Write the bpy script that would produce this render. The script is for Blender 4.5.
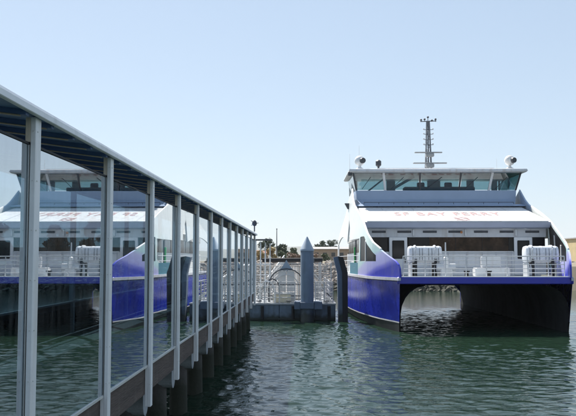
import bpy, math, random
import numpy as np
from mathutils import Vector, Matrix

random.seed(7)
rng = np.random.default_rng(11)
R = math.radians
scene = bpy.context.scene
for o in list(bpy.data.objects):
    bpy.data.objects.remove(o, do_unlink=True)
COL = scene.collection

# ------------------------------------------------------------------ camera
cd = bpy.data.cameras.new('camera')
cd.sensor_width = 36.0
cd.lens = 50.0
cd.clip_start = 0.05
cd.clip_end = 20000
cam = bpy.data.objects.new('camera', cd)
COL.objects.link(cam)
cam.location = (0, 0, 3.35)
cam.rotation_euler = (R(90 + 3.72), 0, R(1.0))
scene.camera = cam

# ------------------------------------------------------------------ sky and sun
SUN_EL, SUN_AZ = 51.0, -30.0          # azimuth measured from +Y towards +X
world = bpy.data.worlds.new('World')
scene.world = world
world.use_nodes = True
wn = world.node_tree
bg = wn.nodes['Background']
sky = wn.nodes.new('ShaderNodeTexSky')
sky.sky_type = 'NISHITA'
sky.sun_disc = False
sky.sun_elevation = R(SUN_EL)
sky.sun_rotation = R(SUN_AZ)
sky.altitude = 0
sky.air_density = 1.0
sky.dust_density = 0.25
sky.ozone_density = 3.0
# the film's soft shoulder for the whole sky, evenly in every direction
gm = wn.nodes.new('ShaderNodeGamma'); gm.inputs[1].default_value = .42
sc_ = wn.nodes.new('ShaderNodeVectorMath'); sc_.operation = 'MULTIPLY'; sc_.inputs[1].default_value = (1.53, 1.62, 1.72)
wn.links.new(sky.outputs[0], gm.inputs[0]); wn.links.new(gm.outputs[0], sc_.inputs[0])
wn.links.new(sc_.outputs[0], bg.inputs[0])
bg.inputs[1].default_value = 0.14
sd = bpy.data.lights.new('sun', 'SUN')
sd.energy = 5.0
sd.angle = R(0.53)
sd.color = (1.0, 0.955, 0.89)
sun = bpy.data.objects.new('sun', sd)
COL.objects.link(sun)
to_sun = Vector((math.cos(R(SUN_EL)) * math.sin(R(SUN_AZ)), math.cos(R(SUN_EL)) * math.cos(R(SUN_AZ)), math.sin(R(SUN_EL))))
sun.rotation_euler = to_sun.to_track_quat('Z', 'Y').to_euler()
sun.location = (-20, 30, 40)
scene.view_settings.view_transform = 'Standard'
scene.view_settings.look = 'None'
scene.view_settings.gamma = 1
scene.view_settings.use_curve_mapping = False
scene.view_settings.exposure = 0.75

# ------------------------------------------------------------------ helpers
class MB:
    """collects shapes in world coordinates; build() links them as one mesh object"""
    def __init__(s):
        s.v = []; s.f = []
    def add(s, vs, fs):
        b = len(s.v)
        s.v += [tuple(p) for p in vs]
        s.f += [tuple(i + b for i in f) for f in fs]
        return s
    def box(s, x0, x1, y0, y1, z0, z1):
        vs = [(x, y, z) for z in (z0, z1) for (x, y) in ((x0, y0), (x1, y0), (x1, y1), (x0, y1))]
        return s.add(vs, [(3, 2, 1, 0), (4, 5, 6, 7), (0, 1, 5, 4), (1, 2, 6, 5), (2, 3, 7, 6), (3, 0, 4, 7)])
    def bevbox(s, x0, x1, y0, y1, z0, z1, b):
        """box with chamfered vertical and horizontal edges"""
        lay = [(z0, b), (z0 + b, 0), (z1 - b, 0), (z1, b)]
        vs = []
        for z, i in lay:
            for (x, y) in ((x0 + i + b, y0 + i), (x1 - i - b, y0 + i), (x1 - i, y0 + i + b), (x1 - i, y1 - i - b),
                           (x1 - i - b, y1 - i), (x0 + i + b, y1 - i), (x0 + i, y1 - i - b), (x0 + i, y0 + i + b)):
                vs.append((x, y, z))
        fs = [tuple(range(7, -1, -1)), tuple(range(24, 32))]
        for l in range(3):
            for k in range(8):
                fs.append((l * 8 + k, l * 8 + (k + 1) % 8, l * 8 + 8 + (k + 1) % 8, l * 8 + 8 + k))
        return s.add(vs, fs)
    def prism(s, pts, axis, a, b):
        """outline pts extruded from a to b along axis ('x': pts are (y,z); 'y': (x,z); 'z': (x,y))"""
        def p3(p, t):
            return {'x': (t, p[0], p[1]), 'y': (p[0], t, p[1]), 'z': (p[0], p[1], t)}[axis]
        n = len(pts)
        vs = [p3(p, a) for p in pts] + [p3(p, b) for p in pts]
        fs = [tuple(range(n - 1, -1, -1)), tuple(range(n, 2 * n))]
        fs += [(k, (k + 1) % n, n + (k + 1) % n, n + k) for k in range(n)]
        return s.add(vs, fs)
    def tube(s, p, q, r, r2=None, n=8, caps=True):
        p = Vector(p); q = Vector(q)
        r2 = r if r2 is None else r2
        d = (q - p).normalized()
        a = d.orthogonal().normalized(); c = d.cross(a)
        vs = [p + (a * math.cos(2 * math.pi * k / n) + c * math.sin(2 * math.pi * k / n)) * r for k in range(n)]
        vs += [q + (a * math.cos(2 * math.pi * k / n) + c * math.sin(2 * math.pi * k / n)) * r2 for k in range(n)]
        fs = [(k, (k + 1) % n, n + (k + 1) % n, n + k) for k in range(n)]
        if caps:
            fs += [tuple(range(n - 1, -1, -1)), tuple(range(n, 2 * n))]
        return s.add(vs, fs)
    def path(s, pts, r, n=6):
        """tube along a polyline"""
        P = [Vector(p) for p in pts]
        rings = []
        for i, p in enumerate(P):
            d = ((P[i + 1] - p) if i == 0 else (p - P[i - 1]) if i == len(P) - 1 else (P[i + 1] - P[i - 1])).normalized()
            up = Vector((0, 0, 1)) if abs(d.z) < .9 else Vector((0, 1, 0))
            a = d.cross(up).normalized(); c = d.cross(a)
            rings += [p + (a * math.cos(2 * math.pi * k / n) + c * math.sin(2 * math.pi * k / n)) * r for k in range(n)]
        fs = []
        for i in range(len(P) - 1):
            fs += [(i * n + k, i * n + (k + 1) % n, (i + 1) * n + (k + 1) % n, (i + 1) * n + k) for k in range(n)]
        fs += [tuple(range(n - 1, -1, -1)), tuple(range((len(P) - 1) * n, len(P) * n))]
        return s.add(rings, fs)
    def lathe(s, prof, cx, cy, n=20):
        """(r,z) profile turned about the vertical through cx,cy"""
        vs = []
        for r, z in prof:
            vs += [(cx + r * math.cos(2 * math.pi * k / n), cy + r * math.sin(2 * math.pi * k / n), z) for k in range(n)]
        fs = []
        for i in range(len(prof) - 1):
            fs += [(i * n + k, i * n + (k + 1) % n, (i + 1) * n + (k + 1) % n, (i + 1) * n + k) for k in range(n)]
        fs += [tuple(range(n - 1, -1, -1)), tuple(range((len(prof) - 1) * n, len(prof) * n))]
        return s.add(vs, fs)
    def loft(s, rings, closed=False, cap=False):
        """list of equally long point rows joined by quads"""
        n = len(rings[0]); vs = [p for r in rings for p in r]; fs = []
        m = n if closed else n - 1
        for i in range(len(rings) - 1):
            for k in range(m):
                fs.append((i * n + k, i * n + (k + 1) % n, (i + 1) * n + (k + 1) % n, (i + 1) * n + k))
        if cap:
            fs += [tuple(range(n - 1, -1, -1)), tuple(range((len(rings) - 1) * n, len(rings) * n))]
        return s.add(vs, fs)
    def build(s, name, mat, parent=None, smooth=False, fix=True):
        V = np.array(s.v, dtype=float)
        c = (V.min(0) + V.max(0)) / 2
        me = bpy.data.meshes.new(name)
        me.from_pydata((V - c).tolist(), [], s.f)
        if fix:
            import bmesh
            bm = bmesh.new(); bm.from_mesh(me)
            bmesh.ops.recalc_face_normals(bm, faces=bm.faces)
            bm.to_mesh(me); bm.free()
        if smooth:
            me.polygons.foreach_set('use_smooth', [True] * len(me.polygons))
            try:
                me.set_sharp_from_angle(angle=R(40))
            except Exception:
                pass
        me.materials.append(mat)
        o = bpy.data.objects.new(name, me)
        COL.objects.link(o)
        place(o, Vector(c), parent)
        return o

WL = {}
def place(o, loc, parent=None):
    WL[o.name] = Vector(loc)
    if parent is not None:
        o.parent = parent
        o.location = Vector(loc) - WL[parent.name]
    else:
        o.location = loc

def tag(o, label, cat, group=None, kind=None):
    o['label'] = label; o['category'] = cat
    if group: o['group'] = group
    if kind: o['kind'] = kind
    return o

def thing(name, label, cat, loc, group=None):
    o = bpy.data.objects.new(name, None)
    COL.objects.link(o)
    o.empty_display_size = .3
    place(o, loc)
    return tag(o, label, cat, group)

def copy_part(o, loc, parent):
    c = o.copy(); COL.objects.link(c)
    WL[c.name] = Vector(loc)
    c.parent = parent
    c.location = Vector(loc) - WL[parent.name]
    return c

def structure(o):
    o['kind'] = 'structure'
    return o

# ------------------------------------------------------------------ materials
def tide(m, z0=.45, amount=.9, col=(.022, .026, .014), soft=.35):
    """wet dark weed band up to about z0 with a ragged upper edge"""
    nt = m.node_tree; b = nt.nodes['Principled BSDF']
    src_ = b.inputs['Base Color'].links[0].from_socket
    geo = nt.nodes.new('ShaderNodeNewGeometry'); sp = nt.nodes.new('ShaderNodeSeparateXYZ')
    nt.links.new(geo.outputs['Position'], sp.inputs[0])
    n = nt.nodes.new('ShaderNodeTexNoise'); n.inputs['Scale'].default_value = 4; n.inputs['Detail'].default_value = 5
    nt.links.new(geo.outputs['Position'], n.inputs['Vector'])
    ad = nt.nodes.new('ShaderNodeMath'); ad.operation = 'MULTIPLY_ADD'; ad.inputs[1].default_value = -.55
    nt.links.new(n.outputs['Fac'], ad.inputs[0]); nt.links.new(sp.outputs['Z'], ad.inputs[2])
    mr = nt.nodes.new('ShaderNodeMapRange'); mr.inputs['From Min'].default_value = z0 - .28 - soft / 2; mr.inputs['From Max'].default_value = z0 - .28 + soft / 2
    mr.inputs['To Min'].default_value = amount; mr.inputs['To Max'].default_value = 0
    nt.links.new(ad.outputs[0], mr.inputs['Value'])
    mx = nt.nodes.new('ShaderNodeMix'); mx.data_type = 'RGBA'
    nt.links.new(mr.outputs[0], mx.inputs['Factor']); nt.links.new(src_, mx.inputs[6]); mx.inputs[7].default_value = (*col, 1)
    nt.links.new(mx.outputs[2], b.inputs['Base Color'])
    return m

def mat(name, col, rough=.6, metal=0.0, var=.15, scale=3.0, bump=.0, bscale=30.0, spec=.5, stain=None, stain_amt=.0, stretch=(1, 1, 1)):
    m = bpy.data.materials.new(name); m.use_nodes = True
    nt = m.node_tree; b = nt.nodes['Principled BSDF']
    b.inputs['Roughness'].default_value = rough
    b.inputs['Metallic'].default_value = metal
    b.inputs['Specular IOR Level'].default_value = spec
    tc = nt.nodes.new('ShaderNodeTexCoord')
    geo = nt.nodes.new('ShaderNodeNewGeometry')
    mp = nt.nodes.new('ShaderNodeMapping'); mp.inputs['Scale'].default_value = stretch
    nt.links.new(geo.outputs['Position'], mp.inputs[0])
    n1 = nt.nodes.new('ShaderNodeTexNoise'); n1.inputs['Scale'].default_value = scale; n1.inputs['Detail'].default_value = 6
    n1.inputs['Roughness'].default_value = .65
    nt.links.new(mp.outputs[0], n1.inputs['Vector'])
    cr = nt.nodes.new('ShaderNodeValToRGB')
    cr.color_ramp.elements[0].position = .3; cr.color_ramp.elements[1].position = .72
    lo = [max(0, c * (1 - var)) for c in col]; hi = [min(1, c * (1 + var)) for c in col]
    cr.color_ramp.elements[0].color = (*lo, 1); cr.color_ramp.elements[1].color = (*hi, 1)
    nt.links.new(n1.outputs['Fac'], cr.inputs[0])
    last = cr.outputs[0]
    if stain is not None:
        n2 = nt.nodes.new('ShaderNodeTexNoise'); n2.inputs['Scale'].default_value = scale * .8; n2.inputs['Detail'].default_value = 8
        mp2 = nt.nodes.new('ShaderNodeMapping'); mp2.inputs['Scale'].default_value = (3.5, 3.5, .5)
        nt.links.new(geo.outputs['Position'], mp2.inputs[0]); nt.links.new(mp2.outputs[0], n2.inputs['Vector'])
        r2 = nt.nodes.new('ShaderNodeValToRGB')
        r2.color_ramp.elements[0].position = .52; r2.color_ramp.elements[0].color = (0, 0, 0, 1)
        r2.color_ramp.elements[1].position = .75; r2.color_ramp.elements[1].color = (stain_amt,) * 3 + (1,)
        nt.links.new(n2.outputs['Fac'], r2.inputs[0])
        mx = nt.nodes.new('ShaderNodeMix'); mx.data_type = 'RGBA'
        nt.links.new(r2.outputs[0], mx.inputs['Factor'])
        nt.links.new(last, mx.inputs[6]); mx.inputs[7].default_value = (*stain, 1)
        last = mx.outputs[2]
    nt.links.new(last, b.inputs['Base Color'])
    rr = nt.nodes.new('ShaderNodeMapRange')
    rr.inputs['To Min'].default_value = max(.02, rough - .1); rr.inputs['To Max'].default_value = min(1, rough + .12)
    nt.links.new(n1.outputs['Fac'], rr.inputs['Value']); nt.links.new(rr.outputs[0], b.inputs['Roughness'])
    if bump:
        n3 = nt.nodes.new('ShaderNodeTexNoise'); n3.inputs['Scale'].default_value = bscale; n3.inputs['Detail'].default_value = 5
        nt.links.new(mp.outputs[0], n3.inputs['Vector'])
        bp = nt.nodes.new('ShaderNodeBump'); bp.inputs['Strength'].default_value = bump; bp.inputs['Distance'].default_value = .03
        nt.links.new(n3.outputs['Fac'], bp.inputs['Height']); nt.links.new(bp.outputs[0], b.inputs['Normal'])
    return m

def glass_mat(name, tint, r0, r1, ior=1.5, wav=0.0):
    """coated pane: mirror share r0 plus Fresnel on the entered face, tinted see-through for the rest"""
    m = bpy.data.materials.new(name); m.use_nodes = True
    nt = m.node_tree; nt.nodes.remove(nt.nodes['Principled BSDF'])
    out = nt.nodes['Material Output']
    tr = nt.nodes.new('ShaderNodeBsdfTransparent'); tr.inputs[0].default_value = (*tint, 1)
    gl = nt.nodes.new('ShaderNodeBsdfGlossy'); gl.inputs['Roughness'].default_value = .01
    gl.inputs['Color'].default_value = (.93, .97, 1, 1)
    fr = nt.nodes.new('ShaderNodeFresnel'); fr.inputs['IOR'].default_value = ior
    ma = nt.nodes.new('ShaderNodeMath'); ma.operation = 'MULTIPLY_ADD'; ma.use_clamp = True
    ma.inputs[1].default_value = r1; ma.inputs[2].default_value = r0
    nt.links.new(fr.outputs[0], ma.inputs[0])
    geo = nt.nodes.new('ShaderNodeNewGeometry')
    inv = nt.nodes.new('ShaderNodeMath'); inv.operation = 'SUBTRACT'; inv.inputs[0].default_value = 1
    nt.links.new(geo.outputs['Backfacing'], inv.inputs[1])
    mu = nt.nodes.new('ShaderNodeMath'); mu.operation = 'MULTIPLY'
    nt.links.new(ma.outputs[0], mu.inputs[0]); nt.links.new(inv.outputs[0], mu.inputs[1])
    if wav:
        n = nt.nodes.new('ShaderNodeTexNoise'); n.inputs['Scale'].default_value = .9; n.inputs['Detail'].default_value = 1
        nt.links.new(geo.outputs['Position'], n.inputs['Vector'])
        bp = nt.nodes.new('ShaderNodeBump'); bp.inputs['Strength'].default_value = wav; bp.inputs['Distance'].default_value = .01
        nt.links.new(n.outputs['Fac'], bp.inputs['Height']); nt.links.new(bp.outputs[0], gl.inputs['Normal'])
    mix = nt.nodes.new('ShaderNodeMixShader')
    nt.links.new(mu.outputs[0], mix.inputs[0]); nt.links.new(tr.outputs[0], mix.inputs[1]); nt.links.new(gl.outputs[0], mix.inputs[2])
    fin = mix.outputs[0]
    if wav:
        df = nt.nodes.new('ShaderNodeBsdfDiffuse'); df.inputs[0].default_value = (.62, .62, .6, 1)
        mpd = nt.nodes.new('ShaderNodeMapping'); mpd.inputs['Scale'].default_value = (2, 2, .35)
        nd = nt.nodes.new('ShaderNodeTexNoise'); nd.inputs['Scale'].default_value = 5; nd.inputs['Detail'].default_value = 8; nd.inputs['Roughness'].default_value = .7
        nt.links.new(geo.outputs['Position'], mpd.inputs[0]); nt.links.new(mpd.outputs[0], nd.inputs['Vector'])
        md = nt.nodes.new('ShaderNodeMapRange'); md.inputs['From Min'].default_value = .42; md.inputs['From Max'].default_value = .8
        md.inputs['To Min'].default_value = .0; md.inputs['To Max'].default_value = .08
        nt.links.new(nd.outputs['Fac'], md.inputs['Value'])
        mu2 = nt.nodes.new('ShaderNodeMath'); mu2.operation = 'MULTIPLY'
        nt.links.new(md.outputs[0], mu2.inputs[0]); nt.links.new(inv.outputs[0], mu2.inputs[1])
        m2 = nt.nodes.new('ShaderNodeMixShader')
        nt.links.new(mu2.outputs[0], m2.inputs[0]); nt.links.new(fin, m2.inputs[1]); nt.links.new(df.outputs[0], m2.inputs[2])
        fin = m2.outputs[0]
    nt.links.new(fin, out.inputs[0])
    return m

M = {}
M['post'] = mat('painted_steel_post', (.86, .86, .86), .45, 0, .05, 2.5, .08, 40, stain=(.55, .46, .36), stain_amt=.35)
M['channel'] = mat('glazing_channel', (.70, .69, .66), .4, .3, .12, 4)
M['post_tan'] = mat('weathered_post_head', (.66, .58, .48), .5, 0, .12, 3, .1, 40, stain=(.3, .22, .15), stain_amt=.5)
M['gasket'] = mat('black_gasket', (.02, .02, .022), .7, 0, .2, 6)
M['fascia'] = mat('roof_fascia', (.85, .85, .86), .4, 0, .1, 1.5, stain=(.35, .33, .3), stain_amt=.4)
M['ceiling'] = mat('dark_roof_deck', (.15, .27, .50), .55, 0, .2, 3)
M['batten'] = mat('ceiling_batten', (.62, .50, .38), .6, 0, .25, 5)
M['rafter'] = mat('roof_rafter', (.08, .15, .32), .6, 0, .2, 3)
M['timber'] = mat('creosoted_timber', (.105, .078, .066), .8, 0, .4, 3.0, .5, 18, stain=(.24, .2, .17), stain_amt=.5, stretch=(1, .25, 2.5))
M['pile_concrete'] = mat('pier_concrete', (.10, .09, .085), .85, 0, .35, 2.0, .5, 14, stain=(.05, .055, .045), stain_amt=.8)
M['cap_concrete'] = mat('pale_cap', (.34, .36, .38), .75, 0, .25, 2.5, .3, 20)
M['walk_floor'] = mat('walk_floor', (.12, .12, .12), .8, 0, .25, 3, .2, 20)
M['glass'] = glass_mat('walkway_glass', (.42, .54, .62), .54, 0.46, 1.5, .05)
M['far_glass'] = glass_mat('far_side_glass', (.88, .94, .94), .02, .35, 1.45)

M['ship_white'] = mat('ship_white_paint', (.80, .80, .79), .35, 0, .05, 1.2, stain=(.5, .44, .38), stain_amt=.55)
M['ship_grey'] = mat('ship_grey_paint', (.62, .63, .64), .4, 0, .1, 1.5, stain=(.35, .25, .18), stain_amt=.4)
M['ship_slab'] = mat('blue_grey_paint_and_shade', (.36, .45, .59), .4, 0, .06, 1.2)
M['ship_lip'] = mat('ship_lip_paint', (.48, .52, .64), .4, 0, .06, 1.2)
M['ship_blue'] = mat('ship_blue_paint', (.014, .028, .38), .26, 0, .28, .9, .14, 1.6, .5, stain=(.012, .016, .10), stain_amt=.5)
M['ship_navy'] = mat('ship_navy_edge', (.02, .03, .40), .3, 0, .12, 1.5)
M['antifoul'] = mat('black_antifouling', (.014, .015, .018), .5, 0, .3, 2, .2, 20)
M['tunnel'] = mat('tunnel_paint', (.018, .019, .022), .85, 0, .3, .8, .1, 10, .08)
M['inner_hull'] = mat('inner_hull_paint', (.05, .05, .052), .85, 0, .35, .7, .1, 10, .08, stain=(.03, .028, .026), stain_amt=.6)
M['rub'] = mat('rubbing_strake', (.55, .55, .58), .5, 0, .15, 4)
M['dark_inside'] = mat('dark_interior', (.022, .018, .016), .7, 0, .4, 2)
M['rail'] = mat('rail_aluminium', (.62, .63, .64), .38, .25, .1, 6)
M['deck'] = mat('deck_nonskid', (.33, .36, .38), .8, 0, .2, 3, .2, 60)
M['rubber'] = mat('black_rubber', (.018, .018, .02), .75, 0, .3, 5)
M['mast_grey'] = mat('mast_grey', (.20, .21, .23), .5, .2, .15, 5)
M['metal_dark'] = mat('dark_metal', (.07, .075, .085), .5, .3, .2, 6)
M['canvas'] = mat('raft_white_grp', (.74, .76, .79), .45, 0, .08, 4, .15, 12)
M['brown_reflection'] = mat('brown_reflection_glass', (.05, .03, .018), .25, 0, .7, 1.6, spec=.15)  # brown base colour stands in for the reflection in the front windows
M['cabin_glass'] = mat('dark_cabin_glass', (.012, .012, .014), .12, 0, .4, 1.6, spec=.22)
M['wing_glass'] = mat('smoked_wing_glass', (.010, .010, .012), .3, 0, .4, 1.6, spec=.12)
M['bridge_glass'] = glass_mat('bridge_glass', (.42, .56, .58), .05, 1.0)
M['text_red'] = mat('washed_out_red_lettering', (.50, .33, .32), .5, 0, .15, 8)  # red paled in the base colour, as overexposure washes it out
M['green'] = mat('green_board', (.03, .42, .10), .5, 0, .15, 5)
M['teal'] = mat('teal_panel', (.03, .16, .22), .45, 0, .15, 5)
M['orange'] = mat('orange_rust', (.42, .17, .06), .7, 0, .3, 9)
M['console'] = mat('console_grey', (.30, .31, .31), .6, 0, .2, 4)

M['float'] = mat('float_blue_grey', (.13, .175, .23), .7, 0, .18, 1.4, .2, 16, stain=(.06, .075, .08), stain_amt=.6)
M['pile_steel'] = mat('pile_blue_grey', (.125, .175, .24), .55, 0, .15, 1.6, .1, 18, stain=(.05, .065, .07), stain_amt=.5)
M['pile_cap'] = mat('pile_cap_grey', (.27, .34, .42), .5, 0, .1, 3)
M['fender_blue'] = mat('fender_panel', (.10, .14, .2), .6, 0, .15, 2)
M['alu'] = mat('gangway_aluminium', (.56, .56, .55), .45, .35, .12, 4)
M['white_panel'] = mat('white_panel', (.66, .65, .63), .5, 0, .06, 2)
M['cream'] = mat('cream_box', (.68, .62, .46), .6, 0, .1, 3)
M['rock'] = mat('riprap_rock', (.27, .235, .205), .9, 0, .4, .8, .4, 6)
M['land'] = mat('dry_ground', (.22, .19, .13), .95, 0, .35, .15, .2, 2)
M['hill'] = mat('dry_hill', (.16, .16, .12), .95, 0, .25, .004)
M['tan_wall'] = mat('tan_wall', (.38, .28, .20), .8, 0, .12, .5)
M['roof_grey'] = mat('roof_grey', (.34, .33, .32), .8, 0, .15, .6)
M['red_roof'] = mat('red_brown_roof', (.30, .13, .09), .8, 0, .15, .6)
M['win_dark'] = mat('window_dark', (.03, .035, .04), .15, 0, .2, 2)
M['ochre'] = mat('ochre_wall', (.50, .40, .22), .8, 0, .12, .4)
M['bark'] = mat('bark', (.09, .065, .045), .9, 0, .3, 3)
for k_, z_ in (('pile_concrete', .75), ('float', .28), ('pile_steel', .5), ('fender_blue', .5), ('rock', .9)):
    tide(M[k_], z_)
def leaf_mat(name, a, b):
    m = mat(name, a, .65, 0, .35, 1.2)
    nt = m.node_tree; bs = nt.nodes['Principled BSDF']
    info = nt.nodes.new('ShaderNodeNewGeometry')
    mx = nt.nodes.new('ShaderNodeMix'); mx.data_type = 'RGBA'
    mx.inputs[6].default_value = (*a, 1); mx.inputs[7].default_value = (*b, 1)
    nt.links.new(info.outputs['Random Per Island'], mx.inputs['Factor'])
    nt.links.new(mx.outputs[2], bs.inputs['Base Color'])
    return m
M['leaf_dark'] = leaf_mat('leaf_dark', (.022, .042, .018), (.06, .085, .035))
M['leaf_mid'] = leaf_mat('leaf_mid', (.05, .075, .025), (.10, .12, .05))
M['leaf_gold'] = leaf_mat('leaf_gold', (.26, .15, .04), (.34, .26, .09))
M['leaf_red'] = leaf_mat('leaf_red', (.20, .10, .07), (.28, .2, .12))

def water_mat():
    m = bpy.data.materials.new('harbour_water'); m.use_nodes = True
    nt = m.node_tree; b = nt.nodes['Principled BSDF']
    b.inputs['Base Color'].default_value = (.014, .032, .020, 1)
    b.inputs['Roughness'].default_value = .06
    b.inputs['IOR'].default_value = 1.333
    geo = nt.nodes.new('ShaderNodeNewGeometry')
    h = None
    for sc, st, amt in ((5.0, (.8, 1.1, 1), .45), (11.0, (.8, 1.1, 1), .2)):
        mp = nt.nodes.new('ShaderNodeMapping'); mp.inputs['Scale'].default_value = st
        mp.inputs['Rotation'].default_value = (0, 0, .25)
        n = nt.nodes.new('ShaderNodeTexNoise'); n.inputs['Scale'].default_value = sc; n.inputs['Detail'].default_value = 2
        n.inputs['Roughness'].default_value = .45; n.inputs['Distortion'].default_value = .3
        nt.links.new(geo.outputs['Position'], mp.inputs[0]); nt.links.new(mp.outputs[0], n.inputs['Vector'])
        mu = nt.nodes.new('ShaderNodeMath'); mu.operation = 'MULTIPLY'; mu.inputs[1].default_value = amt
        nt.links.new(n.outputs['Fac'], mu.inputs[0])
        if h is None:
            h = mu.outputs[0]
        else:
            ad = nt.nodes.new('ShaderNodeMath'); ad.operation = 'ADD'
            nt.links.new(h, ad.inputs[0]); nt.links.new(mu.outputs[0], ad.inputs[1]); h = ad.outputs[0]
    bp = nt.nodes.new('ShaderNodeBump'); bp.inputs['Strength'].default_value = 1.0; bp.inputs['Distance'].default_value = .016
    nt.links.new(h, bp.inputs['Height']); nt.links.new(bp.outputs[0], b.inputs['Normal'])
    return m
M['water'] = water_mat()

# ------------------------------------------------------------------ water
def axis(lo, hi, step, far0, far1, grow=1.09):
    core = list(np.arange(lo, hi + step / 2, step))
    a = []; s = step; x = core[-1]
    while x < far1:
        s *= grow; x += s; a.append(x)
    c = []; s = step; x = core[0]
    while x > far0:
        s *= grow; x -= s; c.append(x)
    return np.array(c[::-1] + core + a)

def build_water():
    xs = axis(-6.5, 13, .042, -4000, 4000, 1.06); ys = axis(15.5, 52, .042, -400, 9000, 1.06)
    X, Y = np.meshgrid(xs, ys)
    sx = np.gradient(xs)[None, :]; sy = np.gradient(ys)[:, None]
    step = np.maximum(sx, sy) * np.ones_like(X)
    Z = np.zeros_like(X)
    NW = 70
    for k in range(NW):
        lam = .19 * (1.15 / .19) ** (k / (NW - 1)) * rng.uniform(.95, 1.05)
        ang = R(75) + rng.normal(0, .8)
        kk = 2 * math.pi / lam
        amp = .13 * math.sqrt(2 / NW) / kk
        fade = np.clip((lam / step - 2.2) / 2, 0, 1)
        ph = kk * (X * math.cos(ang) + Y * math.sin(ang)) + rng.random() * 6.28
        Z += amp * fade * (np.sin(ph) + .3 * np.sin(2 * ph + 1.4) * (lam > .7))
    # patches of calmer and rougher water
    patch = .75 + .35 * np.sin(X * .31 + .5 * np.sin(Y * .23)) * np.sin(Y * .17 + 1.0 + .4 * np.sin(X * .2))
    Z *= patch
    ny, nx = X.shape
    me = bpy.data.meshes.new('water')
    co = np.stack([X, Y, Z], -1).reshape(-1, 3)
    idx = np.arange(nx * ny).reshape(ny, nx)
    q = np.stack([idx[:-1, :-1], idx[:-1, 1:], idx[1:, 1:], idx[1:, :-1]], -1).reshape(-1, 4)
    me.vertices.add(len(co)); me.vertices.foreach_set('co', co.ravel())
    me.loops.add(q.size); me.loops.foreach_set('vertex_index', q.ravel())
    me.polygons.add(len(q)); me.polygons.foreach_set('loop_start', np.arange(len(q)) * 4)
    me.polygons.foreach_set('use_smooth', np.ones(len(q), bool))
    me.update(calc_edges=True); me.validate()
    me.materials.append(M['water'])
    o = bpy.data.objects.new('water', me); COL.objects.link(o)
    o['kind'] = 'structure'; o['label'] = 'rippled green harbour water'
build_water()

# ------------------------------------------------------------------ far shore
def land(name, x0, x1, y0, y1, z):
    b = MB()
    nx = 24
    rows = []
    for (yy, zz) in ((y0 - 5.5, -1.5), (y0, z - .3), (y0 + 6, z), (y1, z + 1.0)):
        rows.append([(x0 + (x1 - x0) * k / nx, yy, zz + (random.uniform(-.15, .15) if zz > 0 else 0)) for k in range(nx + 1)])
    b.loft(rows)
    return structure(b.build(name, M['land'], fix=False))
land('land', -900, 42, 92, 2500, 3.0)
land('land_spit', 52, 900, 200, 2500, 2.6)

def rocks(name, x0, x1, y0, rise, run, n, smin, smax, label):
    b = MB()
    base = [(math.cos(a) * math.cos(e), math.sin(a) * math.cos(e), math.sin(e)) for e in (-.5, .5) for a in (0, 1.26, 2.5, 3.8, 5.0)] + [(0, 0, -1), (0, 0, 1)]
    fs = []
    for k in range(5):
        fs += [(k, (k + 1) % 5, 5 + (k + 1) % 5, 5 + k), (10, (k + 1) % 5, k), (11, 5 + k, 5 + (k + 1) % 5)]
    for i in range(n):
        t = random.random(); s = random.uniform(smin, smax)
        cx, cy, cz = random.uniform(x0, x1), y0 - run + run * t, -.3 + (rise + .35) * t
        ro = Matrix.Rotation(random.uniform(0, 6.28), 3, Vector((random.random(), random.random(), random.random() + .1)).normalized())
        vs = []
        for p in base:
            q = ro @ Vector((p[0] * random.uniform(.8, 1.3), p[1] * random.uniform(.7, 1.1), p[2] * random.uniform(.6, .9)))
            vs.append((cx + q.x * s, cy + q.y * s, cz + q.z * s))
        b.add(vs, fs)
    o = b.build(name, M['rock'])
    o['kind'] = 'stuff'; o['label'] = label; o['category'] = 'rocks'
    return o
rocks('riprap', -34, 24, 92.5, 3.0, 6.5, 4200, .2, .62, 'tan riprap rocks along the shore behind the boarding float')
rocks('riprap_spit', 58, 120, 200.5, 2.6, 6, 1100, .5, 1.1, 'riprap rocks along the far shore right of the ferry')

# hazy hills
def hill(name, pts, y, depth):
    b = MB()
    rows = []
    for t, f in ((0, 0), (.25, .55), (.6, .92), (1, 1)):
        rows.append([(x, y + depth * t, -5 + (z + 5) * f) for x, z in pts])
    b.loft(rows)
    return structure(b.build(name, M['hill'], smooth=True, fix=False))
hp = []
for k in range(61):
    x = -2600 + k * 100
    z = 62 + 44 * math.exp(-((x + 60) / 260) ** 2) + 12 * math.sin(k * .9) * .5 + 16 * math.sin(k * .37 + 1) + 8 * math.sin(k * 1.7)
    hp.append((x, max(12, z)))
hill('hills', hp, 4200, 600)

def building(name, label, x0, x1, y0, y1, z0, z1, wall, roof, rise=0, wins=0, wz=(.35, .7), eave=.5):
    t = thing(name, label, 'building', ((x0 + x1) / 2, (y0 + y1) / 2, z0))
    MB().box(x0, x1, y0, y1, z0, z1).build('wall', wall, t)
    if rise:
        ym = (y0 + y1) / 2
        MB().prism([(y0 - eave, z1 + .01), (y1 + eave, z1 + .01), (y1 + eave, z1 + .15), (ym, z1 + rise), (y0 - eave, z1 + .15)], 'x', x0 - eave, x1 + eave).build('roof', roof, t)
    else:
        MB().box(x0 - eave, x1 + eave, y0 - eave, y1 + eave, z1 + .01, z1 + .35).build('roof', roof, t)
    h = z1 - z0
    for k in range(wins):
        w = (x1 - x0) / wins
        a = x0 + w * (k + .28); c = x0 + w * (k + .72)
        MB().box(a, c, y0 - .06, y0 + .05, z0 + h * wz[0], z0 + h * wz[1]).build('window', M['win_dark'], t)
    return t
building('warehouse', 'long tan warehouse with grey roof on the shore right of the capped pile', 3.2, 16, 246, 262, 2.6, 6.6, M['tan_wall'], M['roof_grey'], .9, 5, (.45, .75))
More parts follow.
